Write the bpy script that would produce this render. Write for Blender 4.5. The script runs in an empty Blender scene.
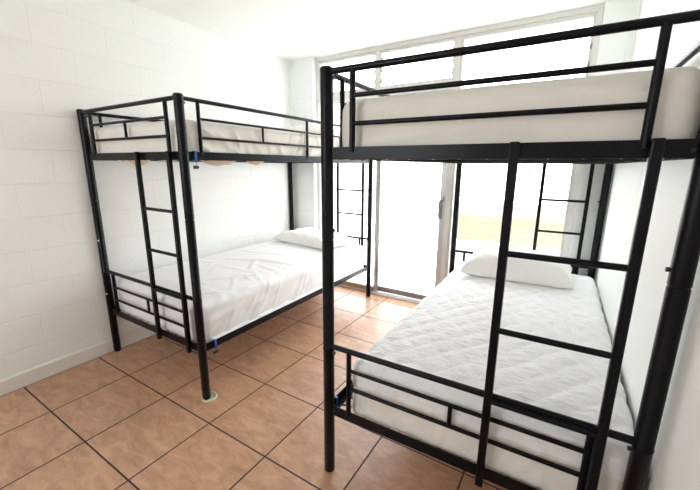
import bpy, bmesh, math, random
from math import pi, sin, cos, radians, sqrt, exp
from mathutils import Vector, Matrix, noise

SC = bpy.context.scene
COL = SC.collection

# ------------------------------------------------------------------ camera
YAW, PITCH, ROLL = 0.5556, -0.2230, 0.0068
CAM = Vector((2.7542, 0.0, 1.3745))
def cam_matrix():
    fw = Vector((-sin(YAW), cos(YAW), 0)); rt = Vector((cos(YAW), sin(YAW), 0)); up = Vector((0, 0, 1))
    f2 = cos(PITCH) * fw + sin(PITCH) * up
    u2 = cos(PITCH) * up - sin(PITCH) * fw
    r3 = cos(ROLL) * rt + sin(ROLL) * u2
    u3 = cos(ROLL) * u2 - sin(ROLL) * rt
    m = Matrix((r3, u3, -f2)).transposed().to_4x4()
    m.translation = CAM
    return m
cd = bpy.data.cameras.new('camera'); cd.sensor_width = 36.0; cd.lens = 350.86 / 700 * 36.0
cd.clip_start = 0.02
cam = bpy.data.objects.new('camera', cd); COL.objects.link(cam)
cam.matrix_world = cam_matrix()
SC.camera = cam

# ------------------------------------------------------------------ sky, exposure
world = bpy.data.worlds.new('sky'); SC.world = world
world.use_nodes = True
bg = world.node_tree.nodes['Background']
bg.inputs['Color'].default_value = (0.94, 0.975, 1.0, 1)
bg.inputs['Strength'].default_value = 9.0
SC.view_settings.view_transform = 'Standard'
SC.view_settings.look = 'None'
SC.view_settings.gamma = 1.0
SC.view_settings.use_curve_mapping = False
SC.view_settings.exposure = 0.14
SC.cycles.max_bounces = 14
SC.cycles.diffuse_bounces = 8
SC.cycles.transparent_max_bounces = 16
SC.cycles.sample_clamp_indirect = 12.0
SC.cycles.caustics_reflective = False
SC.cycles.caustics_refractive = False
# daylight portal in the window opening (helps the sky light find its way in, emits nothing)
pl = bpy.data.lights.new('window_portal', 'AREA'); pl.shape = 'RECTANGLE'; pl.size = 2.62; pl.size_y = 2.5
pl.cycles.is_portal = True
po = bpy.data.objects.new('window_portal', pl); COL.objects.link(po)
po.location = (1.52, 3.42, 1.24); po.rotation_euler = (-pi / 2, 0, 0)

p2 = bpy.data.lights.new('fill_window_portal', 'AREA'); p2.shape = 'RECTANGLE'; p2.size = 1.3; p2.size_y = 1.15  # portal for the added rear window that supplies front fill
p2.cycles.is_portal = True
po2 = bpy.data.objects.new('fill_window_portal', p2); COL.objects.link(po2)
po2.location = (1.05, -1.66, 1.60); po2.rotation_euler = (pi / 2, 0, 0)

# ------------------------------------------------------------------ materials
def nodes_of(name):
    m = bpy.data.materials.new(name); m.use_nodes = True
    nt = m.node_tree
    return m, nt, nt.nodes['Principled BSDF']
def N(nt, t, **kw):
    n = nt.nodes.new(t)
    for k, v in kw.items(): setattr(n, k, v)
    return n
def setv(n, **kw):
    for k, v in kw.items(): n.inputs[k.replace('_', ' ')].default_value = v
def lin(r, g, b):
    f = lambda c: (c / 255 / 12.92) if c / 255 <= 0.04045 else ((c / 255 + 0.055) / 1.055) ** 2.4
    return (f(r), f(g), f(b), 1)

def plain(name, col, rough=0.5, metal=0.0, spec=0.5, var=0.06, scale=8.0, bump=0.0, bscale=60.0):
    m, nt, b = nodes_of(name)
    tc = N(nt, 'ShaderNodeTexCoord')
    no = N(nt, 'ShaderNodeTexNoise'); setv(no, Scale=scale, Detail=4.0)
    nt.links.new(tc.outputs['Object'], no.inputs['Vector'])
    mx = N(nt, 'ShaderNodeMix', data_type='RGBA')
    c = col
    mx.inputs[6].default_value = (c[0] * (1 - var), c[1] * (1 - var), c[2] * (1 - var), 1)
    mx.inputs[7].default_value = (min(1, c[0] * (1 + var)), min(1, c[1] * (1 + var)), min(1, c[2] * (1 + var)), 1)
    nt.links.new(no.outputs['Fac'], mx.inputs[0])
    nt.links.new(mx.outputs[2], b.inputs['Base Color'])
    setv(b, Roughness=rough, Metallic=metal)
    b.inputs['Specular IOR Level'].default_value = spec
    if bump:
        n2 = N(nt, 'ShaderNodeTexNoise'); setv(n2, Scale=bscale, Detail=3.0)
        nt.links.new(tc.outputs['Object'], n2.inputs['Vector'])
        bp = N(nt, 'ShaderNodeBump'); setv(bp, Strength=0.5, Distance=bump)
        nt.links.new(n2.outputs['Fac'], bp.inputs['Height'])
        nt.links.new(bp.outputs['Normal'], b.inputs['Normal'])
    return m

BZ, BY = 0.0345, 0.9329
def block_wall(name, axis, phase, col=(0.86, 0.87, 0.85, 1), depth=0.0017):
    """painted concrete-block wall: 0.4064 x 0.2032 m blocks in running bond"""
    m, nt, b = nodes_of(name)
    tc = N(nt, 'ShaderNodeTexCoord')
    sp = N(nt, 'ShaderNodeSeparateXYZ'); nt.links.new(tc.outputs['Object'], sp.inputs[0])
    a = N(nt, 'ShaderNodeMath', operation='ADD'); a.inputs[1].default_value = phase
    nt.links.new(sp.outputs[axis], a.inputs[0])
    z = N(nt, 'ShaderNodeMath', operation='ADD'); z.inputs[1].default_value = -BZ + 0.2032 * 2
    nt.links.new(sp.outputs[2], z.inputs[0])
    cb = N(nt, 'ShaderNodeCombineXYZ')
    # a little waviness so the joints are not ruler straight
    nz = N(nt, 'ShaderNodeTexNoise'); setv(nz, Scale=4.0, Detail=3.0)
    nt.links.new(tc.outputs['Object'], nz.inputs['Vector'])
    w = N(nt, 'ShaderNodeMath', operation='MULTIPLY_ADD'); w.inputs[1].default_value = 0.008
    nt.links.new(nz.outputs['Fac'], w.inputs[0]); nt.links.new(z.outputs[0], w.inputs[2])
    nt.links.new(a.outputs[0], cb.inputs[0]); nt.links.new(w.outputs[0], cb.inputs[1])
    br = N(nt, 'ShaderNodeTexBrick'); br.offset = 0.5; br.offset_frequency = 2; br.squash = 1.0
    setv(br, Scale=1.0)
    br.inputs['Mortar Size'].default_value = 0.006
    br.inputs['Mortar Smooth'].default_value = 0.9
    br.inputs['Brick Width'].default_value = 0.4064
    br.inputs['Row Height'].default_value = 0.2032
    nt.links.new(cb.outputs[0], br.inputs['Vector'])
    inv = N(nt, 'ShaderNodeMath', operation='SUBTRACT'); inv.inputs[0].default_value = 1.0
    nt.links.new(br.outputs['Fac'], inv.inputs[1])
    bp = N(nt, 'ShaderNodeBump'); setv(bp, Strength=1.0, Distance=depth)
    nt.links.new(inv.outputs[0], bp.inputs['Height'])
    n2 = N(nt, 'ShaderNodeTexNoise'); setv(n2, Scale=26.0, Detail=5.0)
    nt.links.new(tc.outputs['Object'], n2.inputs['Vector'])
    b2 = N(nt, 'ShaderNodeBump'); setv(b2, Strength=0.25, Distance=0.0025)
    nt.links.new(n2.outputs['Fac'], b2.inputs['Height'])
    nt.links.new(bp.outputs['Normal'], b2.inputs['Normal'])
    nt.links.new(b2.outputs['Normal'], b.inputs['Normal'])
    n3 = N(nt, 'ShaderNodeTexNoise'); setv(n3, Scale=1.7, Detail=4.0)
    nt.links.new(tc.outputs['Object'], n3.inputs['Vector'])
    mx = N(nt, 'ShaderNodeMix', data_type='RGBA')
    mx.inputs[6].default_value = (col[0] * .97, col[1] * .97, col[2] * .96, 1); mx.inputs[7].default_value = col
    nt.links.new(n3.outputs['Fac'], mx.inputs[0])
    nt.links.new(mx.outputs[2], b.inputs['Base Color'])
    setv(b, Roughness=0.55); b.inputs['Specular IOR Level'].default_value = 0.3
    return m

TILE, OX, OY = 0.4189, -0.017, 0.5797
def tile_floor():
    m, nt, b = nodes_of('terracotta_tile')
    tc = N(nt, 'ShaderNodeTexCoord')
    mp = N(nt, 'ShaderNodeMapping'); mp.inputs['Location'].default_value = (-OX + TILE * 10, -OY + TILE * 10, 0)
    nt.links.new(tc.outputs['Object'], mp.inputs['Vector'])
    br = N(nt, 'ShaderNodeTexBrick'); br.offset = 0.0; br.squash = 1.0
    setv(br, Scale=1.0)
    br.inputs['Color1'].default_value = (0.0, 0.0, 0.0, 1); br.inputs['Color2'].default_value = (1, 1, 1, 1)
    br.inputs['Mortar Size'].default_value = 0.0042
    br.inputs['Mortar Smooth'].default_value = 0.15
    br.inputs['Bias'].default_value = 0.0
    br.inputs['Brick Width'].default_value = TILE
    br.inputs['Row Height'].default_value = TILE
    nt.links.new(mp.outputs[0], br.inputs['Vector'])
    n1 = N(nt, 'ShaderNodeTexNoise'); setv(n1, Scale=8.0, Detail=9.0, Roughness=0.68, Distortion=0.7)
    mp2 = N(nt, 'ShaderNodeMapping'); mp2.inputs['Scale'].default_value = (1.0, 2.2, 1.0); mp2.inputs['Rotation'].default_value = (0, 0, 0.5)
    nt.links.new(tc.outputs['Object'], mp2.inputs['Vector'])
    # shift the veining per tile
    vs = N(nt, 'ShaderNodeVectorMath', operation='MULTIPLY_ADD'); vs.inputs[1].default_value = (7, 3, 5)
    nt.links.new(br.outputs['Color'], vs.inputs[0]); nt.links.new(mp2.outputs[0], vs.inputs[2])
    nt.links.new(vs.outputs[0], n1.inputs['Vector'])
    rp = N(nt, 'ShaderNodeValToRGB')
    rp.color_ramp.elements[0].position = 0.3; rp.color_ramp.elements[0].color = lin(160, 118, 90)
    rp.color_ramp.elements[1].position = 0.72; rp.color_ramp.elements[1].color = lin(206, 164, 134)
    nt.links.new(n1.outputs['Fac'], rp.inputs[0])
    hs = N(nt, 'ShaderNodeHueSaturation')
    mr = N(nt, 'ShaderNodeMapRange'); setv(mr, To_Min=0.93, To_Max=1.06)
    nt.links.new(br.outputs['Color'], mr.inputs[0]); nt.links.new(mr.outputs[0], hs.inputs['Value'])
    nt.links.new(rp.outputs[0], hs.inputs['Color'])
    mx = N(nt, 'ShaderNodeMix', data_type='RGBA')
    nt.links.new(br.outputs['Fac'], mx.inputs[0]); nt.links.new(hs.outputs[0], mx.inputs[6])
    mx.inputs[7].default_value = lin(44, 31, 27)
    nt.links.new(mx.outputs[2], b.inputs['Base Color'])
    inv = N(nt, 'ShaderNodeMath', operation='MULTIPLY_ADD'); inv.inputs[1].default_value = -1.0; inv.inputs[2].default_value = 1.0
    nt.links.new(br.outputs['Fac'], inv.inputs[0])
    bp = N(nt, 'ShaderNodeBump'); setv(bp, Strength=0.8, Distance=0.002); nt.links.new(inv.outputs[0], bp.inputs['Height'])
    b2 = N(nt, 'ShaderNodeBump'); setv(b2, Strength=0.3, Distance=0.004); nt.links.new(n1.outputs['Fac'], b2.inputs['Height'])
    nt.links.new(bp.outputs['Normal'], b2.inputs['Normal']); nt.links.new(b2.outputs['Normal'], b.inputs['Normal'])
    ro = N(nt, 'ShaderNodeMapRange'); setv(ro, To_Min=0.34, To_Max=0.85)
    nt.links.new(br.outputs['Fac'], ro.inputs[0]); nt.links.new(ro.outputs[0], b.inputs['Roughness'])
    b.inputs['Specular IOR Level'].default_value = 0.8
    return m

def fabric(name, col, weave=900.0, bump=0.0006, crinkle=0.0, var=0.04):
    m, nt, b = nodes_of(name)
    tc = N(nt, 'ShaderNodeTexCoord')
    n0 = N(nt, 'ShaderNodeTexNoise'); setv(n0, Scale=5.0, Detail=4.0)
    nt.links.new(tc.outputs['Object'], n0.inputs['Vector'])
    mx = N(nt, 'ShaderNodeMix', data_type='RGBA')
    mx.inputs[6].default_value = (col[0] * (1 - var), col[1] * (1 - var), col[2] * (1 - var), 1)
    mx.inputs[7].default_value = (min(1, col[0] * (1 + var)), min(1, col[1] * (1 + var)), min(1, col[2] * (1 + var)), 1)
    nt.links.new(n0.outputs['Fac'], mx.inputs[0]); nt.links.new(mx.outputs[2], b.inputs['Base Color'])
    setv(b, Roughness=0.9); b.inputs['Specular IOR Level'].default_value = 0.15
    b.inputs['Sheen Weight'].default_value = 0.1
    n1 = N(nt, 'ShaderNodeTexNoise'); setv(n1, Scale=weave * 0.3, Detail=2.0)
    nt.links.new(tc.outputs['Object'], n1.inputs['Vector'])
    bp = N(nt, 'ShaderNodeBump'); setv(bp, Strength=0.4, Distance=bump); nt.links.new(n1.outputs['Fac'], bp.inputs['Height'])
    last = bp
    if crinkle:
        mp = N(nt, 'ShaderNodeMapping'); mp.inputs['Scale'].default_value = (0.55, 1.6, 1.0); mp.inputs['Rotation'].default_value = (0, 0, 0.3)
        nt.links.new(tc.outputs['Object'], mp.inputs['Vector'])
        n2 = N(nt, 'ShaderNodeTexNoise'); setv(n2, Scale=28.0, Detail=4.0, Distortion=0.8)
        nt.links.new(mp.outputs[0], n2.inputs['Vector'])
        b3 = N(nt, 'ShaderNodeBump'); setv(b3, Strength=0.9, Distance=crinkle); nt.links.new(n2.outputs['Fac'], b3.inputs['Height'])
        nt.links.new(bp.outputs['Normal'], b3.inputs['Normal']); last = b3
    nt.links.new(last.outputs['Normal'], b.inputs['Normal'])
    return m

def glass(name, frost=0.0, tint=(1, 1, 1, 1)):
    m, nt, b = nodes_of(name)
    out = nt.nodes['Material Output']; nt.nodes.remove(b)
    tr = N(nt, 'ShaderNodeBsdfTransparent'); tr.inputs[0].default_value = tint
    gl = N(nt, 'ShaderNodeBsdfGlossy'); gl.inputs['Roughness'].default_value = 0.03
    lw = N(nt, 'ShaderNodeLayerWeight')
    pw = N(nt, 'ShaderNodeMath', operation='POWER'); pw.inputs[1].default_value = 5.0
    lw.inputs['Blend'].default_value = 0.5; nt.links.new(lw.outputs['Facing'], pw.inputs[0])
    fr = N(nt, 'ShaderNodeMath', operation='MULTIPLY_ADD'); fr.inputs[1].default_value = 0.6; fr.inputs[2].default_value = 0.035
    nt.links.new(pw.outputs[0], fr.inputs[0])
    mx = N(nt, 'ShaderNodeMixShader')
    nt.links.new(fr.outputs[0], mx.inputs[0]); nt.links.new(tr.outputs[0], mx.inputs[1]); nt.links.new(gl.outputs[0], mx.inputs[2])
    last = mx
    if frost:
        tl = N(nt, 'ShaderNodeBsdfTranslucent'); tl.inputs[0].default_value = (0.95, 0.95, 0.95, 1)
        no = N(nt, 'ShaderNodeTexNoise'); setv(no, Scale=3.0, Detail=3.0)
        mr = N(nt, 'ShaderNodeMapRange'); setv(mr, To_Min=frost * 0.92, To_Max=min(1, frost * 1.08))
        nt.links.new(no.outputs['Fac'], mr.inputs[0])
        m2 = N(nt, 'ShaderNodeMixShader')
        nt.links.new(mr.outputs[0], m2.inputs[0]); nt.links.new(mx.outputs[0], m2.inputs[1]); nt.links.new(tl.outputs[0], m2.inputs[2])
        last = m2
    nt.links.new(last.outputs[0], out.inputs['Surface'])
    return m

M = {}
M['wall_left'] = block_wall('painted_block', 1, -BY + 0.2032)
M['wall_front'] = block_wall('painted_block_window_wall', 0, 0.09, col=(0.84, 0.855, 0.85, 1))
M['wall_right'] = block_wall('painted_block_right_wall', 1, 0.31, depth=0.0002)
M['plaster'] = plain('white_plaster', (0.86, 0.865, 0.85), 0.7, 0, 0.2, 0.02, 3.0, 0.002, 40.0)
M['ceiling'] = plain('white_ceiling_paint', (0.88, 0.885, 0.87), 0.75, 0, 0.2, 0.015, 2.0, 0.001, 50.0)
M['trim'] = plain('cream_trim_paint', (0.76, 0.745, 0.69), 0.45, 0, 0.4, 0.03, 5.0)
M['floor'] = tile_floor()
M['steel'] = plain('black_powder_coat', (0.0030, 0.0029, 0.0045), 0.33, 0.0, 0.19, 0.15, 20.0, 0.0003, 300.0)
M['wire'] = plain('black_wire', (0.02, 0.021, 0.025), 0.45, 0.0, 0.5, 0.1, 20.0)
M['zinc'] = plain('black_bolt', (0.02, 0.02, 0.025), 0.35, 0.3, 0.5, 0.1, 50.0)
M['plug'] = plain('white_plastic_plug', (0.8, 0.8, 0.8), 0.4)
M['beige'] = fabric('beige_sheet', (0.85, 0.81, 0.74), crinkle=0.0)
M['cream'] = fabric('cream_sheet', (0.82, 0.785, 0.72), crinkle=0.002)
M['white'] = fabric('white_sheet', (0.88, 0.88, 0.90), crinkle=0.0015)
M['quilt'] = fabric('white_quilted_cotton', (0.89, 0.895, 0.91), crinkle=0.008)
M['skirt'] = fabric('off_white_skirt', (0.82, 0.785, 0.735), crinkle=0.003)
M['ticking'] = fabric('tan_ticking', (0.68, 0.57, 0.45))
M['pillow'] = fabric('white_pillowcase', (0.86, 0.855, 0.835), crinkle=0.003)
M['alu'] = plain('worn_white_aluminium', (0.68, 0.67, 0.64), 0.45, 0.0, 0.5, 0.12, 14.0)
M['mill'] = plain('mill_aluminium', (0.58, 0.58, 0.575), 0.4, 0.6, 0.5, 0.1, 18.0)
M['rail_grey'] = plain('tarnished_rail', (0.26, 0.255, 0.25), 0.45, 0.4, 0.5, 0.12, 18.0)
M['bronze'] = plain('dull_brown_sill', (0.40, 0.33, 0.27), 0.5, 0.0, 0.5, 0.12, 14.0)
M['clip'] = plain('grey_louver_clip', (0.24, 0.235, 0.22), 0.5, 0.4, 0.5, 0.15, 30.0)
M['glass'] = glass('clear_glass', 0.0, (0.85, 0.86, 0.86, 1))
M['fill_glass'] = glass('fill_clear_glass')  # untinted glass of the added fill window
M['frost'] = glass('hazy_glass', 0.55)
M['blue'] = plain('blue_plastic', (0.01, 0.12, 0.42), 0.35)
M['dark_tag'] = plain('dark_tag', (0.03, 0.022, 0.022), 0.4)
M['cup'] = plain('pale_green_plastic', (0.66, 0.65, 0.48), 0.3)
M['felt'] = plain('black_rubber', (0.02, 0.02, 0.018), 0.7)
M['concrete'] = plain('pale_concrete', (0.55, 0.53, 0.50), 0.8, 0, 0.3, 0.08, 4.0)
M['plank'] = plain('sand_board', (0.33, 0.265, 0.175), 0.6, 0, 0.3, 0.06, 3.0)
M['plank_glare'] = plain('glare_board', (0.50, 0.46, 0.40), 0.6, 0, 0.3, 0.06, 3.0)  # veiling glare painted into the colour of the upper boards

# ------------------------------------------------------------------ mesh helpers
def box(bm, c, s, rz=0.0):
    r = bmesh.ops.create_cube(bm, size=1.0)
    m = Matrix.Translation(c) @ Matrix.Rotation(rz, 4, 'Z') @ Matrix.Diagonal((s[0], s[1], s[2], 1))
    bmesh.ops.transform(bm, matrix=m, verts=r['verts'])
    return r['verts']
def box2(bm, a, b):
    return box(bm, [(a[i] + b[i]) / 2 for i in range(3)], [abs(b[i] - a[i]) for i in range(3)])
def frame_from(d):
    d = d.normalized()
    u = d.cross(Vector((0, 0, 1)))
    if u.length < 1e-4: u = Vector((1, 0, 0))
    u.normalize(); v = d.cross(u)
    return u, v
def tube(bm, pts, r, seg=12):
    """swept round tube along a poly-line, closed with end caps; r may be a list"""
    pts = [Vector(p) for p in pts]
    rs = r if isinstance(r, (list, tuple)) else [r] * len(pts)
    rings = []
    for i, p in enumerate(pts):
        if i == 0: d = pts[1] - p
        elif i == len(pts) - 1: d = p - pts[i - 1]
        else: d = (pts[i + 1] - p).normalized() + (p - pts[i - 1]).normalized()
        if i == 0: u, v = frame_from(d)
        else:
            dn = d.normalized(); u = (u - dn * u.dot(dn)).normalized(); v = dn.cross(u)
        rings.append([bm.verts.new(p + (u * cos(2 * pi * k / seg) + v * sin(2 * pi * k / seg)) * rs[i]) for k in range(seg)])
    for a, b in zip(rings, rings[1:]):
        for k in range(seg):
            bm.faces.new((a[k], a[(k + 1) % seg], b[(k + 1) % seg], b[k]))
    bm.faces.new(rings[0][::-1]); bm.faces.new(rings[-1])
def lathe(bm, prof, c=(0, 0, 0), seg=24):
    rings = []
    for r, z in prof:
        rings.append([bm.verts.new((c[0] + r * cos(2 * pi * k / seg), c[1] + r * sin(2 * pi * k / seg), c[2] + z)) for k in range(seg)])
    for a, b in zip(rings, rings[1:]):
        for k in range(seg):
            bm.faces.new((a[k], a[(k + 1) % seg], b[(k + 1) % seg], b[k]))
    bm.faces.new(rings[0][::-1]); bm.faces.new(rings[-1])
def obj(name, bm, mat, parent=None, smooth=True, bevel=0.0, loc=None):
    bmesh.ops.recalc_face_normals(bm, faces=bm.faces)
    me = bpy.data.meshes.new(name); bm.to_mesh(me); bm.free()
    me.materials.append(mat)
    o = bpy.data.objects.new(name, me); COL.objects.link(o)
    if parent: o.parent = parent
    if loc: o.location = loc
    if smooth:
        for p in me.polygons: p.use_smooth = True
        try: me.set_sharp_from_angle(angle=radians(38))
        except Exception: pass
    if bevel:
        b = o.modifiers.new('bevel', 'BEVEL'); b.width = bevel; b.segments = 2; b.limit_method = 'ANGLE'; b.angle_limit = radians(40)
    return o
def B(): return bmesh.new()
def part_tube(name, pts, r, mat, parent, seg=12):
    bm = B(); tube(bm, pts, r, seg); return obj(name, bm, mat, parent)
def part_box(name, a, b, mat, parent, bevel=0.0):
    bm = B(); box2(bm, a, b); return obj(name, bm, mat, parent, smooth=False, bevel=bevel)
def thing(name, label, cat, loc=(0, 0, 0), rz=0.0, group=None):
    o = bpy.data.objects.new(name, None); COL.objects.link(o)
    o.location = loc; o.rotation_euler = (0, 0, rz); o.empty_display_size = 0.1
    o['label'] = label; o['category'] = cat
    if group: o['group'] = group
    return o
def tag(o, label, cat, group=None):
    o['label'] = label; o['category'] = cat
    if group: o['group'] = group
    return o
def struct(o, label, cat):
    o['kind'] = 'structure'; o['label'] = label; o['category'] = cat
    return o

# ------------------------------------------------------------------ the room
XL, YF, YR, CEIL = -0.032, 3.203, -1.5, 2.483
WA = 0.0223                                    # the right wall is a touch out of square
def xr(y): return 2.998 + (3.203 - y) * math.tan(WA)
bm = B(); box2(bm, (XL - 0.15, YR - 0.15, -0.12), (3.4, YF + 0.10, 0.0))
struct(obj('floor', bm, M['floor'], smooth=False), 'terracotta coloured square tile floor with dark grout', 'floor')
bm = B(); box2(bm, (XL - 0.15, YR - 0.15, CEIL), (3.4, YF + 0.22, CEIL + 0.12))
struct(obj('ceiling', bm, M['ceiling'], smooth=False), 'smooth white painted ceiling', 'ceiling')
bm = B(); box2(bm, (XL - 0.15, YR - 0.15, 0), (XL, YF + 0.20, CEIL))
struct(obj('wall_left', bm, M['wall_left'], smooth=False), 'white painted concrete block wall on the left', 'wall')
bm = B(); box2(bm, (XL, YF, 0), (0.285, YF + 0.20, CEIL)); box2(bm, (2.80, YF, 0), (3.02, YF + 0.20, CEIL))
struct(obj('wall_window', bm, M['wall_front'], smooth=False), 'narrow white block strips either side of the windows', 'wall')
bm = B()
vs = []
for z in (0, CEIL):
    for x, y in ((xr(YR - .15), YR - .15), (xr(YR - .15) + .15, YR - .15), (xr(YF + .2) + .15, YF + .2), (xr(YF + .2), YF + .2)):
        vs.append(bm.verts.new((x, y, z)))
for f in ((0, 1, 2, 3), (4, 5, 6, 7), (0, 1, 5, 4), (1, 2, 6, 5), (2, 3, 7, 6), (3, 0, 4, 7)): bm.faces.new([vs[i] for i in f])
struct(obj('wall_right', bm, M['wall_right'], smooth=False), 'smooth white painted wall on the right beside the bunk', 'wall')
bm = B()
for x0, x1, z0, z1 in ((XL, 0.45, 0, CEIL), (1.65, xr(YR - .15), 0, CEIL), (0.45, 1.65, 0, 1.10), (0.45, 1.65, 2.10, CEIL)):  # leaves an opening for the added fill window
    box2(bm, (x0, YR - 0.15, z0), (x1, YR, z1))
struct(obj('wall_rear', bm, M['plaster'], smooth=False), 'white wall behind the viewer', 'wall')
# baseboards
def baseboard(name, pts, label):
    bm = B()
    prof = [(0, 0), (0.014, 0), (0.014, 0.088), (0.006, 0.10), (0, 0.10)]
    (x0, y0, nx), (x1, y1, _) = pts
    a = [bm.verts.new((x0 + nx * u, y0, v)) for u, v in prof]; b = [bm.verts.new((x1 + nx * u, y1, v)) for u, v in prof]
    n = len(prof)
    for i in range(n): bm.faces.new((a[i], a[(i + 1) % n], b[(i + 1) % n], b[i]))
    bm.faces.new(a); bm.faces.new(b[::-1])
    struct(obj(name, bm, M['trim'], smooth=False), label, 'baseboard')
baseboard('baseboard_left', ((XL, YR, 1), (XL, YF, 1)), 'low cream painted baseboard along the left block wall')
baseboard('baseboard_right', ((xr(YR), YR, -1), (xr(1.0), 1.0, -1)), 'low cream painted baseboard along the right wall')

# ------------------------------------------------------------------ windows and the sliding door (window wall)
Y0, Y1 = 3.262, 3.33                            # inner and outer face of the frames
HEAD = 2.445; BARB, BART = 2.03, 2.115
XJ = [0.285, 0.985, 1.775, 2.80]                # outer jambs and the two mullion lines
def fr(bm, x0, x1, z0, z1, y0=Y0, y1=Y1): box2(bm, (x0, y0, z0), (x1, y1, z1))
# continuous frame members
bm = B()
fr(bm, 0.285, 2.80, HEAD, CEIL)                 # head
fr(bm, 0.285, 2.80, HEAD - 0.012, HEAD, Y0 + 0.012, Y1)
fr(bm, 0.285, 0.322, 0, HEAD); fr(bm, 2.762, 2.80, 0, HEAD)
fr(bm, 1.772, 1.822, 0, HEAD)
fr(bm, 1.010, 1.050, BART - .01, HEAD); fr(bm, 1.040, 1.066, 0, BARB + .01)
fr(bm, 0.322, 1.772, BARB, BART)
fr(bm, 0.285, 2.80, 0.0, 0.022, Y0 - 0.02, Y1)
tr = struct(obj('trim_1', bm, M['alu'], smooth=False, bevel=0.003), 'worn off-white aluminium frame around the windows and sliding door', 'window frame')
def pane(name, x0, x1, z0, z1, y, mat, parent, t=0.005):
    return part_box(name, (x0, y - t / 2, z0), (x1, y + t / 2, z1), mat, parent)
def sash(bm, x0, x1, z0, z1, y0, y1, w, wb=None):
    wb = wb or w
    box2(bm, (x0, y0, z0), (x0 + w, y1, z1)); box2(bm, (x1 - w, y0, z0), (x1, y1, z1))
    box2(bm, (x0 + w, y0, z0), (x1 - w, y1, z0 + wb)); box2(bm, (x0 + w, y0, z1 - w), (x1 - w, y1, z1))
def jalousie(name, x0, x1, z0, z1, label, n):
    t = thing(name, label, 'window', (0, 0, 0)); t['kind'] = 'structure'
    bm = B(); sash(bm, x0, x1, z0, z1, Y0 + 0.008, Y1 - 0.008, 0.014)
    obj('window_frame', bm, M['alu'], t, smooth=False, bevel=0.002)
    h = (z1 - z0 - 0.028) / n
    for i in range(n):
        zc = z0 + 0.014 + h * (i + 0.5)
        bm = B(); box(bm, (0, 0, 0), (x1 - x0 - 0.034, 0.005, h * 1.06))
        o = obj('louver', bm, M['glass'], t, smooth=False); o.location = ((x0 + x1) / 2, (Y0 + Y1) / 2 + .004, zc); o.rotation_euler = (radians(-16), 0, 0)
        for xx in (x0 + 0.016, x1 - 0.016):
            bm = B(); box(bm, (0, 0, 0), (0.008, 0.020, h * 0.42)); box(bm, (0, -0.012, -h * .16), (0.010, 0.012, h * .12))
            o = obj('louver_clip', bm, M['clip'], t, smooth=False, bevel=0.001); o.location = (xx, (Y0 + Y1) / 2 - .012, zc); o.rotation_euler = (radians(-16), 0, 0)
    return t
jalousie('window_1', 0.322, 1.010, BART, HEAD - .012, 'left transom of glass louvers above the fixed panel', 3)
jalousie('window_2', 1.050, 1.772, BART, HEAD - .012, 'middle transom of glass louvers above the sliding door', 3)
# window added behind the viewer so sky light fills the fronts
t = thing('fill_window', 'white framed window added in the unseen rear wall for fill light', 'window'); t['kind'] = 'structure'
bm = B(); sash(bm, 0.45, 1.65, 1.10, 2.10, YR - .10, YR - .05, 0.045); box2(bm, (1.03, YR - .10, 1.145), (1.07, YR - .05, 2.055))
obj('window_frame', bm, M['alu'], t, smooth=False, bevel=0.002)
pane('pane', 0.495, 1.03, 1.145, 2.055, YR - .075, M['fill_glass'], t); pane('pane', 1.07, 1.605, 1.145, 2.055, YR - .075, M['fill_glass'], t)
# tall right-hand window
t = thing('window_3', 'tall clear window right of the mullion, behind the right bunk', 'window'); t['kind'] = 'structure'
bm = B(); sash(bm, 1.822, 2.762, 0.022, HEAD - .012, Y0 + 0.010, Y1 - 0.01, 0.020, 0.05)
obj('window_frame', bm, M['alu'], t, smooth=False, bevel=0.002)
pane('pane', 1.842, 2.742, 0.072, HEAD - .042, (Y0 + Y1) / 2, M['glass'], t)
for zc in (2.33, 2.22, 2.10, 1.98):
    bm = B(); box(bm, (2.752, Y0 + .004, zc), (0.010, 0.014, 0.030)); obj('louver_clip', bm, M['clip'], t, smooth=False, bevel=0.001)
# fixed left panel
t = thing('window_4', 'fixed hazy glass panel on the left, behind the left bunk', 'window'); t['kind'] = 'structure'
bm = B(); sash(bm, 0.322, 1.040, 0.022, BARB, Y0 + 0.028, Y1 - 0.008, 0.018, 0.018)
obj('window_frame', bm, M['alu'], t, smooth=False, bevel=0.002)
part_box('sill', (0.322, Y0 - 0.012, 0.022), (1.040, Y1 - 0.02, 0.072), M['bronze'], t, 0.003)
pane('pane', 0.340, 1.022, 0.072, BARB - .018, Y0 + 0.044, M['frost'], t)
# sliding door
t = thing('door_1', 'hazy glass sliding door with grey aluminium stile and pull', 'door'); t['kind'] = 'structure'
bm = B()
box2(bm, (1.066, Y0 + .004, 0.03), (1.088, Y0 + .034, BARB)); box2(bm, (1.722, Y0 + .004, 0.03), (1.772, Y0 + .034, BARB))
box2(bm, (1.088, Y0 + .004, BARB - .04), (1.722, Y0 + .034, BARB))
obj('door_frame', bm, M['mill'], t, smooth=False, bevel=0.002)
part_box('bottom_rail', (1.088, Y0 + .004, 0.032), (1.722, Y0 + .034, 0.088), M['rail_grey'], t, 0.003)
pane('pane', 1.088, 1.722, 0.088, BARB - .04, Y0 + 0.020, M['frost'], t)
bm = B(); box2(bm, (1.722, Y0 - .022, 0.885), (1.748, Y0 + .004, 1.065)); box2(bm, (1.718, Y0 - .026, 0.90), (1.727, Y0 - .016, 1.05))
obj('door_handle', bm, M['rail_grey'], t, smooth=False, bevel=0.003)
part_box('latch', (1.752, Y0 - .004, 1.05), (1.764, Y0 + .004, 1.10), M['clip'], t, 0.001)
part_box('floor_track', (1.040, Y0 - .040, 0.0), (2.80, Y0 - .020, 0.016), M['alu'], t, 0.002)

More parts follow.
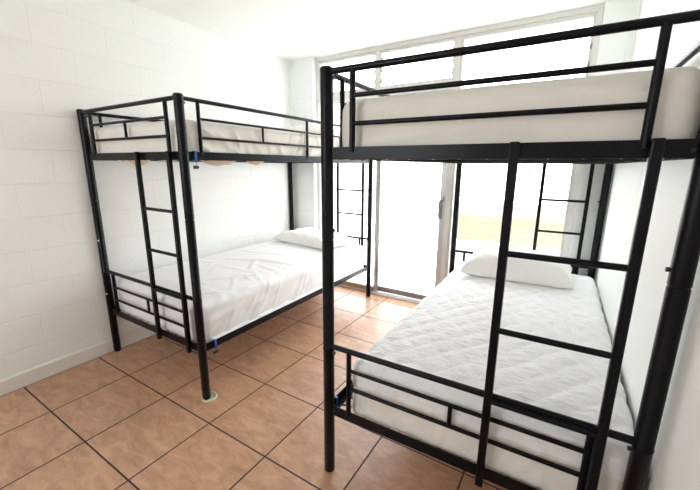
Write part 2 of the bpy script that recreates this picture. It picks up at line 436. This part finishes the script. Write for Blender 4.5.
# ------------------------------------------------------------------ outside
bm = B(); box2(bm, (-6, 3.45, -0.16), (9, 12, -0.06))
struct(obj('floor_outside', bm, M['concrete'], smooth=False), 'pale concrete ground outside the windows', 'ground')
t = thing('board_fence', 'pale sand coloured horizontal board fence seen through the right window', 'fence', (2.0, 6.6, -0.06))
for i in range(6):
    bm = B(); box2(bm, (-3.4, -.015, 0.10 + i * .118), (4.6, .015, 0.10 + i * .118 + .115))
    obj('board', bm, M['plank'] if i < 4 else M['plank_glare'], t, smooth=False, bevel=0.004)  # top boards lightened to imitate glare
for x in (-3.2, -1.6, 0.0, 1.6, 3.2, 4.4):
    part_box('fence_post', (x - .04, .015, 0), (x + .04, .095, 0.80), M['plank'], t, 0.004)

# ------------------------------------------------------------------ bunk beds
W, L, H = 1.05, 2.0126, 1.717
PR = 0.0238
DT, DB = 1.440, 1.396        # upper deck rail top and bottom
LT, LB = 0.345, 0.300        # lower deck rail
def bunk(name, label, loc, rz, upper_spacer, low_r2, low_r3, plugs):
    t = thing(name, label, 'bunk bed', loc, rz, 'black metal bunk beds')
    st = M['steel']
    corners = [(0, 0), (W, 0), (W, L), (0, L)]
    for ci, (x, y) in enumerate(corners):
        bm = B()
        lathe(bm, [(PR * .9, 0), (PR, 0.004), (PR, 0.612), (PR * 1.05, 0.614), (PR * 1.05, 0.622), (PR, 0.624),
                   (PR, 1.083), (PR * .93, 1.085), (PR * .93, 1.088), (PR, 1.090), (PR, H - .016)], (x, y, 0), 20)
        p = obj('post', bm, st, t)
        bm = B(); lathe(bm, [(PR * 1.03, H - .016), (PR * 1.03, H - .006), (PR * .8, H)], (x, y, 0), 20)
        obj('post_cap', bm, st, p)
        sx = 1 if x == 0 else -1; sy = 1 if y == 0 else -1
        for z in (1.678, 1.414, 1.127, 0.600, 0.322):
            part_tube('bolt', [(x + sx * (PR - .004), y, z), (x + sx * (PR + .008), y, z)], 0.0065, M['zinc'], p, 6)
        for z in (1.678, 1.414, 0.322):
            part_tube('bolt', [(x, y + sy * (PR - .004), z), (x, y + sy * (PR + .008), z)], 0.0065, M['zinc'], p, 6)
        if ci == 0 and plugs:
            for z in (0.852, 0.46):
                o = part_tube('plug', [(x + PR * .5, y - PR * .8, z), (x + PR * .56, y - PR * .98, z)], 0.006, M['plug'], p, 10)
                o['label'] = 'white plastic plug'
    # deck frames: angle iron
    def angle(nm, p0, p1, top, bot, inward):
        bm = B()
        p0, p1, n = Vector(p0), Vector(p1), Vector(inward)
        prof = [(-.004, bot), (-.004, top), (.001, top), (.001, bot + .010), (.030, bot + .010), (.030, bot + .006), (.001, bot + .006), (.001, bot)]
        a = [bm.verts.new((p0.x + n.x * u, p0.y + n.y * u, v)) for u, v in prof]
        b = [bm.verts.new((p1.x + n.x * u, p1.y + n.y * u, v)) for u, v in prof]
        k = len(prof)
        for i in range(k): bm.faces.new((a[i], a[(i + 1) % k], b[(i + 1) % k], b[i]))
        bm.faces.new(a); bm.faces.new(b[::-1])
        return obj(nm, bm, st, t, smooth=False, bevel=0.0015)
    e = PR * .9
    for top, bot in ((DT, DB), (LT, LB)):
        angle('end_rail', (e, 0, 0), (W - e, 0, 0), top, bot, (0, 1, 0))
        angle('end_rail', (e, L, 0), (W - e, L, 0), top, bot, (0, -1, 0))
        angle('side_rail', (0, e, 0), (0, L - e, 0), top, bot, (1, 0, 0))
        angle('side_rail', (W, e, 0), (W, L - e, 0), top, bot, (-1, 0, 0))
        for k in range(5):
            y = 0.13 + k * (L - .26) / 4
            part_tube('cross_tube', [(.004, y, bot + .0065), (W - .004, y, bot + .0065)], 0.006, st, t, 10)
        bm = B()
        zz = bot + .0115
        for k in range(12):
            x = .075 + k * (W - .15) / 11; tube(bm, [(x, .035, zz), (x, L - .035, zz)], .0018, 6)
        for k in range(24):
            y = .07 + k * (L - .14) / 23; tube(bm, [(.045, y, zz + .0033), (W - .045, y, zz + .0033)], .0018, 6)
        for k in range(12):                           # end spring hooks
            x = .075 + k * (W - .15) / 11
            for ya, yb in ((.005, .04), (L - .005, L - .04)):
                tube(bm, [(x, ya, bot + .004), (x, (ya + yb) / 2, bot + .002), (x, yb, zz)], .004, 6)
        for k in range(24):
            y = .07 + k * (L - .14) / 23
            for xa, xb in ((.005, .05), (W - .005, W - .05)):
                tube(bm, [(xa, y, bot + .004), ((xa + xb) / 2, y, bot + .002), (xb, y, zz)], .004, 6)
        obj('wire_mesh', bm, M['wire'], t)
    # end panels
    TR, UP, CR = 0.0117, 0.0108, 0.0081
    for y in (0, L):
        part_tube('top_rail', [(e, y, 1.70), (W - e, y, 1.70)], TR, st, t)
        for x in (0.108, 0.932): part_tube('guard_upright', [(x, y, DT - .02), (x, y, 1.70)], UP, st, t)
        for z in (1.613, 1.519): part_tube('crossbar', [(0.108, y, z), (0.932, y, z)], CR, st, t, 10)
        if upper_spacer: part_tube('spacer', [(0.517, y, 1.519), (0.517, y, 1.613)], CR, st, t, 10)
        part_tube('top_rail', [(e, y, 0.628), (W - e, y, 0.628)], TR, st, t)
        for x in (0.100, 0.932): part_tube('guard_upright', [(x, y, LT - .02), (x, y, 0.628)], UP, st, t)
        for z in (low_r2, low_r3): part_tube('crossbar', [(0.100, y, z), (0.932, y, z)], CR, st, t, 10)
        part_tube('spacer', [(0.522, y, low_r3), (0.522, y, low_r2)], CR, st, t, 10)
    # side guard rails
    for x in (0, W):
        part_tube('guard_rail', [(x, e, 1.698), (x, L - e, 1.698)], TR * .92, st, t)
        for y in (0.106, 1.015, L - .106): part_tube('guard_upright', [(x, y, DT - .02), (x, y, 1.698)], UP * .9, st, t)
        for z in (1.608, 1.512): part_tube('crossbar', [(x, 0.106, z), (x, L - .106, z)], CR * .9, st, t, 10)
        for y in (0.565, 1.46): part_tube('spacer', [(x, y, 1.512), (x, y, 1.608)], CR * .9, st, t, 10)
    # ladders at both ends
    for s, y in ((-1, 0.0), (1, L)):
        yl = y + s * 0.020
        for x in (0.645, 0.953):
            bm = B(); box2(bm, (x - .0128, yl - .011, LB - .015), (x + .0128, yl + .011, DT + .002))
            obj('ladder_stile', bm, st, t, smooth=False, bevel=0.004)
        for z in (1.122, 0.874, 0.622):
            part_tube('ladder_rung', [(0.655, yl, z), (0.943, yl, z)], 0.0095, st, t)
    return t
LX, LY, LA = -0.004, 1.1232, 0.0024
RX, RY, RA = 1.9619, 1.1101, 0.0223
bunk('bunk_bed', 'black metal bunk bed against the left block wall, its foot in a pale cup', (LX, LY, 0), LA, True, 0.522, 0.428, True)
bunk('bunk_bed', 'black metal bunk bed on the right, nearest the viewer, with quilted lower mattress', (RX, RY, 0), RA, False, 0.541, 0.456, False)
def at(bed, x, y, z):
    ox, oy, a = (LX, LY, LA) if bed == 'l' else (RX, RY, RA)
    return (ox + cos(a) * x - sin(a) * y, oy + sin(a) * x + cos(a) * y, z)
def rot(bed): return LA if bed == 'l' else RA

# ------------------------------------------------------------------ soft things
def rounded_box(sx, sy, sz, r, step, rb=0.014):
    """closed box grid with rounded edges, centred on x,y with its bottom at z=0"""
    bm = B()
    nx, ny, nz = max(2, int(sx / step)), max(2, int(sy / step)), max(4, int(sz / (step * .8)))
    vert = {}
    def V(i, j, k):
        key = (i, j, k)
        if key not in vert:
            p = Vector((-sx / 2 + sx * i / nx, -sy / 2 + sy * j / ny, sz * k / nz))
            if p.z < rb: p.z = p.z * r / rb
            elif p.z < sz / 2: p.z = r + (p.z - rb) * (sz / 2 - r) / (sz / 2 - rb)
            q = Vector((max(-sx / 2 + r, min(sx / 2 - r, p.x)), max(-sy / 2 + r, min(sy / 2 - r, p.y)), max(r, min(sz - r, p.z))))
            d = p - q
            if d.length > 1e-9:
                m = max(abs(d.x), abs(d.y), abs(d.z))
                p = q + d.normalized() * m
            if p.z < r: p.z = p.z * rb / r
            elif p.z < sz / 2: p.z = rb + (p.z - r) * (sz / 2 - rb) / (sz / 2 - r)
            vert[key] = bm.verts.new(p)
        return vert[key]
    for i in range(nx):
        for j in range(ny):
            bm.faces.new((V(i, j, nz), V(i + 1, j, nz), V(i + 1, j + 1, nz), V(i, j + 1, nz)))
            bm.faces.new((V(i, j, 0), V(i, j + 1, 0), V(i + 1, j + 1, 0), V(i + 1, j, 0)))
    for k in range(nz):
        for i in range(nx):
            bm.faces.new((V(i, 0, k), V(i + 1, 0, k), V(i + 1, 0, k + 1), V(i, 0, k + 1)))
            bm.faces.new((V(i, ny, k), V(i, ny, k + 1), V(i + 1, ny, k + 1), V(i + 1, ny, k)))
        for j in range(ny):
            bm.faces.new((V(0, j, k), V(0, j, k + 1), V(0, j + 1, k + 1), V(0, j + 1, k)))
            bm.faces.new((V(nx, j, k), V(nx, j + 1, k), V(nx, j + 1, k + 1), V(nx, j, k + 1)))
    bm.normal_update()
    return bm
def displace(bm, f):
    bm.normal_update()
    mv = []
    for v in bm.verts:
        mv.append((v, f(v.co, v.normal)))
    for v, d in mv:
        if isinstance(d, Vector): v.co += d
        else: v.co += v.normal * d
def folds(seed, n, sx, sy, ang, spread, lmin, lmax, wmin, wmax, hmin, hmax, region=None):
    rnd = random.Random(seed); out = []
    for _ in range(n):
        x0, x1, y0, y1 = region or (-sx / 2, sx / 2, -sy / 2, sy / 2)
        cx, cy = rnd.uniform(x0, x1), rnd.uniform(y0, y1)
        a = ang + rnd.gauss(0, spread); l = rnd.uniform(lmin, lmax)
        out.append((cx, cy, cos(a), sin(a), l, rnd.uniform(wmin, wmax), rnd.uniform(hmin, hmax)))
    return out
def fold_height(fl, x, y, wob=0.02):
    w = noise.noise(Vector((x * 4, y * 4, 1.3))) * wob
    h = 0.0
    for cx, cy, c, s, l, wd, hh in fl:
        dx, dy = x - cx, y - cy
        u = dx * c + dy * s; v = -dx * s + dy * c + w
        if abs(u) < l and abs(v) < 3 * wd:
            tpr = (1 - (u / l) ** 2)
            h += hh * tpr * (exp(-(v / wd) ** 2) - 0.35 * exp(-((v - 1.6 * wd) / wd) ** 2))
    return h

MG = 'single bunk mattresses'
# --- lower left: smooth white sheet, creased
t = thing('mattress', 'lower left bunk mattress in a creased smooth white sheet', 'mattress', at('l', 0.525, 1.005, LB + .018), LA, MG)
sx, sy, sz = 1.000, 1.950, 0.254
fl = folds(3, 26, sx, sy, 0.35, 0.5, .10, .38, .012, .03, .004, .010) + folds(5, 16, sx, sy, 2.6, 0.4, .08, .25, .010, .022, .004, .009) \
    + folds(8, 14, sx, sy, 1.2, .5, .05, .2, .010, .02, .004, .010, (.30, .48, -.9, -.1))
fl += [(0.05, -0.10, cos(.25), sin(.25), .42, .025, .013), (0.12, -0.22, cos(2.2), sin(2.2), .16, .022, .015), (-.1, .12, cos(.1), sin(.1), .5, .02, .009)]
fs = folds(11, 24, sy, sz, 0.55, .35, .10, .35, .010, .024, .006, .014, (-.95, .95, .0, .2))
bm = rounded_box(sx, sy, sz, 0.055, 0.0135)
def f(co, n):
    top = max(0, n.z); side = max(0, abs(n.x)); d = 0.0
    d += top * (.75 * fold_height(fl, co.x, co.y) + .010 * noise.noise(Vector((co.x * 2.2, co.y * 2.2, 0))) + .012 * (1 - (2 * co.y / sy) ** 2) * (1 - (2 * co.x / sx) ** 2))
    d += side * (.75 * fold_height(fs, co.y, co.z, .012) + .006 * noise.noise(Vector((co.y * 7, co.z * 9, 4))))
    d += abs(n.y) * .006 * noise.noise(Vector((co.x * 9, co.z * 9, 7)))
    return d
displace(bm, f)
obj('fitted_sheet', bm, M['white'], t)
# the sheet edge hanging over the side rail
bm = B(); rows = 9; cols = 130; grid = []
for i in range(cols + 1):
    y = -sy / 2 + .05 + (sy - .10) * i / cols
    hang = .040 + .018 * noise.noise(Vector((y * 5, 2.0, 0))) + .010 * noise.noise(Vector((y * 14, 5.0, 0)))
    col = []
    for k in range(rows + 1):
        q = k / rows
        x = sx / 2 - .022 + .040 * min(1, q * 1.3) + .005 * noise.noise(Vector((y * 13, q * 2, 3)))
        z = .060 - (.060 - .030 + hang * .55) * q
        col.append(bm.verts.new((x, y, z)))
    grid.append(col)
for i in range(cols):
    for k in range(rows): bm.faces.new((grid[i][k], grid[i + 1][k], grid[i + 1][k + 1], grid[i][k + 1]))
o = obj('sheet_hem', bm, M['white'], t); sm = o.modifiers.new('thick', 'SOLIDIFY'); sm.thickness = .002
# --- upper left: cream wrinkled sheet, sagging between the wires
t = thing('mattress', 'upper left bunk mattress in a wrinkled cream sheet', 'mattress', at('l', 0.522, 1.000, DB + .018), LA, MG)
sx, sy, sz = 1.022, 1.945, 0.195
fs = folds(21, 40, sy, sz, 2.25, .3, .05, .16, .008, .018, .006, .014, (-.95, .95, -.02, .17)) + folds(24, 10, sy, sz, 0.8, .3, .05, .12, .008, .016, .006, .012, (-.3, .1, 0, .17))
fl = folds(22, 20, sx, sy, .3, .6, .1, .3, .012, .03, .003, .008)
bm = rounded_box(sx, sy, sz, 0.045, 0.0135)
def f(co, n):
    d = max(0, n.z) * (fold_height(fl, co.x, co.y) + .008 * noise.noise(Vector((co.x * 3, co.y * 3, 2))))
    d += abs(n.x) * (fold_height(fs, co.y, co.z, .01) * .95 + .004 * noise.noise(Vector((co.y * 8, co.z * 8, 2))))
    d += abs(n.y) * (.005 * noise.noise(Vector((co.x * 8, co.z * 8, 2))))
    return d
displace(bm, f)
obj('fitted_sheet', bm, M['cream'], t)
bm = B()                                              # tan sheet tails drooping under the deck edge
for cx, cy, lx, ly, dz in ((-.05, -.925, .12, .05, .056), (.462, -.735, .05, .15, .050), (.462, -.45, .05, .08, .046), (-.28, -.90, .10, .05, .030), (.22, -.90, .2, .05, .025)):
    g = []
    for i in range(13):
        r_ = []
        for j in range(13):
            u, v = -1 + i / 6, -1 + j / 6
            r_.append(bm.verts.new((cx + u * lx, cy + v * ly, .006 + .012 * noise.noise(Vector((u * 2 + cx * 9, v * 2 + cy * 9, 0))) * (1 - u * u) * (1 - v * v) - dz * max(0, 1 - u * u) * max(0, 1 - v * v) ** .6)))
        g.append(r_)
    for i in range(12):
        for j in range(12): bm.faces.new((g[i][j], g[i + 1][j], g[i + 1][j + 1], g[i][j + 1]))
o = obj('sheet_tail', bm, M['ticking'], t); o['label'] = 'tan cloth sagging through the deck wires'
# --- upper right: taut beige sheet
t = thing('mattress', 'upper right bunk mattress in a taut plain beige sheet', 'mattress', at('r', 0.533, 1.005, DB + .018), RA, MG)
sx, sy, sz = 1.020, 1.945, 0.201
fs = [(-.25, .05, cos(.16), sin(.16), .30, .016, .005), (-.12, .085, cos(.2), sin(.2), .34, .02, .004), (.25, .10, cos(.1), sin(.1), .3, .018, .004), (.1, .14, cos(.08), sin(.08), .4, .02, .004)]
bm = rounded_box(sx, sy, sz, 0.050, 0.016)
def f(co, n):
    d = max(0, n.z) * (.006 * noise.noise(Vector((co.x * 3, co.y * 3, 9))) - .010 * max(0, co.x / sx))
    d += abs(n.y) * (fold_height(fs, co.x, co.z, .006) + .004 * noise.noise(Vector((co.x * 5, co.z * 6, 9))))
    d += abs(n.x) * (.006 * noise.noise(Vector((co.y * 6, co.z * 6, 9))))
    return d
displace(bm, f)
obj('fitted_sheet', bm, M['beige'], t)
# --- lower right: quilted pad with a gathered skirt
t = thing('mattress', 'lower right bunk mattress under a white diamond-quilted pad', 'mattress', at('r', 0.578, 0.998, LB + .015), RA, MG)
sx, sy, sz = 0.978, 1.950, 0.241
bm = rounded_box(sx, sy, sz, 0.055, 0.0095)
def quilt(x, y):
    s = 0.118
    a = (x * 1.0 + y * .72) / s; b = (x * 1.0 - y * .72) / s
    wa = noise.noise(Vector((x * 5, y * 5, 3))) * .10
    fa = abs(sin(pi * (a + wa))); fb = abs(sin(pi * (b - wa)))
    puff = (fa ** .42) * (fb ** .42)
    cr = noise.noise(Vector((x * 14 + y * 6, y * 42 - x * 8, 1))) * .6 + noise.noise(Vector((x * 30, y * 60, 5))) * .4
    return .0095 * puff + .0060 * cr * (0.4 + .6 * puff)
top_cut = sz - .075
def f(co, n):
    up = max(0, min(1, (co.z - top_cut) / .05))
    d = up * (quilt(co.x, co.y) if n.z > .3 else quilt(co.x + (co.z if abs(n.x) > .5 else 0), co.y + (co.z if abs(n.y) > .5 else 0)))
    d += max(0, n.z) * (.010 * noise.noise(Vector((co.x * 2.4, co.y * 2.0, 6))) + .012 * (1 - (2 * co.x / sx) ** 2) + .036 * max(0, co.x / sx))
    lo = 1 - up
    q_ = co.x if abs(n.y) > .5 else co.y
    g = noise.noise(Vector((q_ * 16 + co.z * 9, co.z * 5, 4))) * .7 + noise.noise(Vector((q_ * 38 - co.z * 14, co.z * 12, 2))) * .5
    d += lo * (.003 + .012 * g * (.35 + .65 * min(1, co.z / .05)) if n.z > -.3 else 0)
    if n.z > -.2 and abs(n.z) < .7: d -= 0.0
    return d
displace(bm, f)
me_top = bm
bm2 = bm.copy()
bmesh.ops.delete(bm, geom=[fc for fc in bm.faces if fc.calc_center_median().z < top_cut - .012], context='FACES')
bmesh.ops.delete(bm2, geom=[fc for fc in bm2.faces if fc.calc_center_median().z >= top_cut - .012], context='FACES')
obj('quilted_pad', bm, M['quilt'], t)
o = obj('skirt', bm2, M['skirt'], t); o['label'] = 'smooth off-white gathered elastic skirt of the pad'

# --- pillows
def pillow(name, label, bed, x, y, z, rz, sx, sy, h, seed, tilt=(0, 0), mat='pillow'):
    bm = B(); n, m_ = 56, 40
    top, bot = [], []
    for i in range(n + 1):
        ct, cb = [], []
        for j in range(m_ + 1):
            u, v = -1 + 2 * i / n, -1 + 2 * j / m_
            # corners pulled out, edges drawn in
            px = u * sx / 2 * (1 - .07 * (1 - v * v) * abs(u) ** 3)
            py = v * sy / 2 * (1 - .10 * (1 - u * u) * abs(v) ** 3)
            e_ = max(0, (1 - u ** 4)) ** .5 * max(0, (1 - v ** 4)) ** .5
            wr = noise.noise(Vector((px * 9 + seed, py * 9, 0))) * .014 + noise.noise(Vector((px * 20 + py * 9 + seed, py * 15, 3))) * .009
            edge = .006 * noise.noise(Vector((px * 10 + seed, py * 10, 8)))
            zt = h * .78 * e_ + wr * min(1, e_ * 1.5)
            zb = -h * .22 * e_ ** .7
            ct.append(bm.verts.new((px + edge, py + edge, zt)))
            cb.append(ct[-1] if (i in (0, n) or j in (0, m_)) else bm.verts.new((px + edge, py + edge, zb)))
        top.append(ct); bot.append(cb)
    for i in range(n):
        for j in range(m_):
            bm.faces.new((top[i][j], top[i + 1][j], top[i + 1][j + 1], top[i][j + 1]))
            try: bm.faces.new((bot[i][j], bot[i][j + 1], bot[i + 1][j + 1], bot[i + 1][j]))
            except ValueError: pass
    o = obj(name, bm, M[mat])
    o.location = at(bed, x, y, z); o.rotation_euler = (tilt[0], tilt[1], rot(bed) + rz)
    tag(o, label, 'pillow', 'white bunk pillows')
    return o
pillow('pillow', 'plump white pillow at the window end of the lower left bunk', 'l', 0.545, 1.715, 0.612, -0.12, 0.78, 0.44, 0.125, 2.0)
pillow('pillow', 'white pillow on the upper left bunk, seen above the guard rail', 'l', 0.50, 1.68, 1.640, 0.06, 0.70, 0.42, 0.13, 7.0)
pillow('pillow', 'plump white pillow on the quilted lower right bunk', 'r', 0.555, 1.690, 0.616, 0.02, 0.74, 0.45, 0.185, 12.0, (0.03, 0))

# ------------------------------------------------------------------ small things
# cup under the foot of the left bunk
bm = B()
lathe(bm, [(.020, 0.0), (.043, 0.0), (.046, .004), (.045, .013), (.040, .015), (.034, .009), (.030, .0035), (.010, .0035)], (0, 0, 0), 36)
cup = obj('caster_cup', bm, M['cup'])
cup.location = at('l', W + .014, .010, 0.0)
tag(cup, 'round pale green plastic cup under the front foot of the left bunk', 'furniture cup')
def hang_tag(name, label, loc, rz, strap_h, drop, nose=False):
    t = thing(name, label, 'tag', loc, rz, 'blue plastic ties on the deck rails')
    bm = B()
    w, d, th = .0065, .012, .0016                      # loop round the rail
    box2(bm, (-d, -w, 0), (-d + th, w, strap_h)); box2(bm, (d - th, -w, 0), (d, w, strap_h))
    box2(bm, (-d, -w, strap_h), (d, w, strap_h + th)); box2(bm, (-d, -w, -th), (d, w, 0))
    obj('strap', bm, M['blue'], t, smooth=False, bevel=0.0005)
    if drop:
        bm = B(); tube(bm, [(0.006, 0, -.001), (0.008, .003, -drop * .5), (0.004, 0, -drop)], .0014, 6); tube(bm, [(0.006, -.003, -.001), (0.009, -.006, -.010)], .0012, 6)
        obj('tail', bm, M['blue'], t)
        bm = B(); vs = [(-.014, 0), (.014, 0), (.020, -.008), (.014, -.017), (-.014, -.017)]
        a = [bm.verts.new((.004, x, -drop + z)) for x, z in vs]; b = [bm.verts.new((-.002, x, -drop + z)) for x, z in vs]
        for i in range(5): bm.faces.new((a[i], a[(i + 1) % 5], b[(i + 1) % 5], b[i]))
        bm.faces.new(a[::-1]); bm.faces.new(b)
        o = obj('tag', bm, M['dark_tag'], t, smooth=False, bevel=0.001); o['label'] = 'small black tag'
    return t
hang_tag('plastic_tie', 'blue plastic tie with black tag on the upper deck rail of the left bunk', at('l', W + .002, .062, DB - .002), LA, DT - DB + .004, .026)
hang_tag('plastic_tie', 'blue plastic tie with dark tag on the lower side rail of the left bunk', at('l', W + .002, .085, LB - .002), LA, LT - LB + .004, .022)
hang_tag('plastic_tie', 'short blue plastic tie on the lower side rail of the right bunk, without a tag', at('r', 0.0, .050, LB - .002), RA, LT - LB + .004, 0)
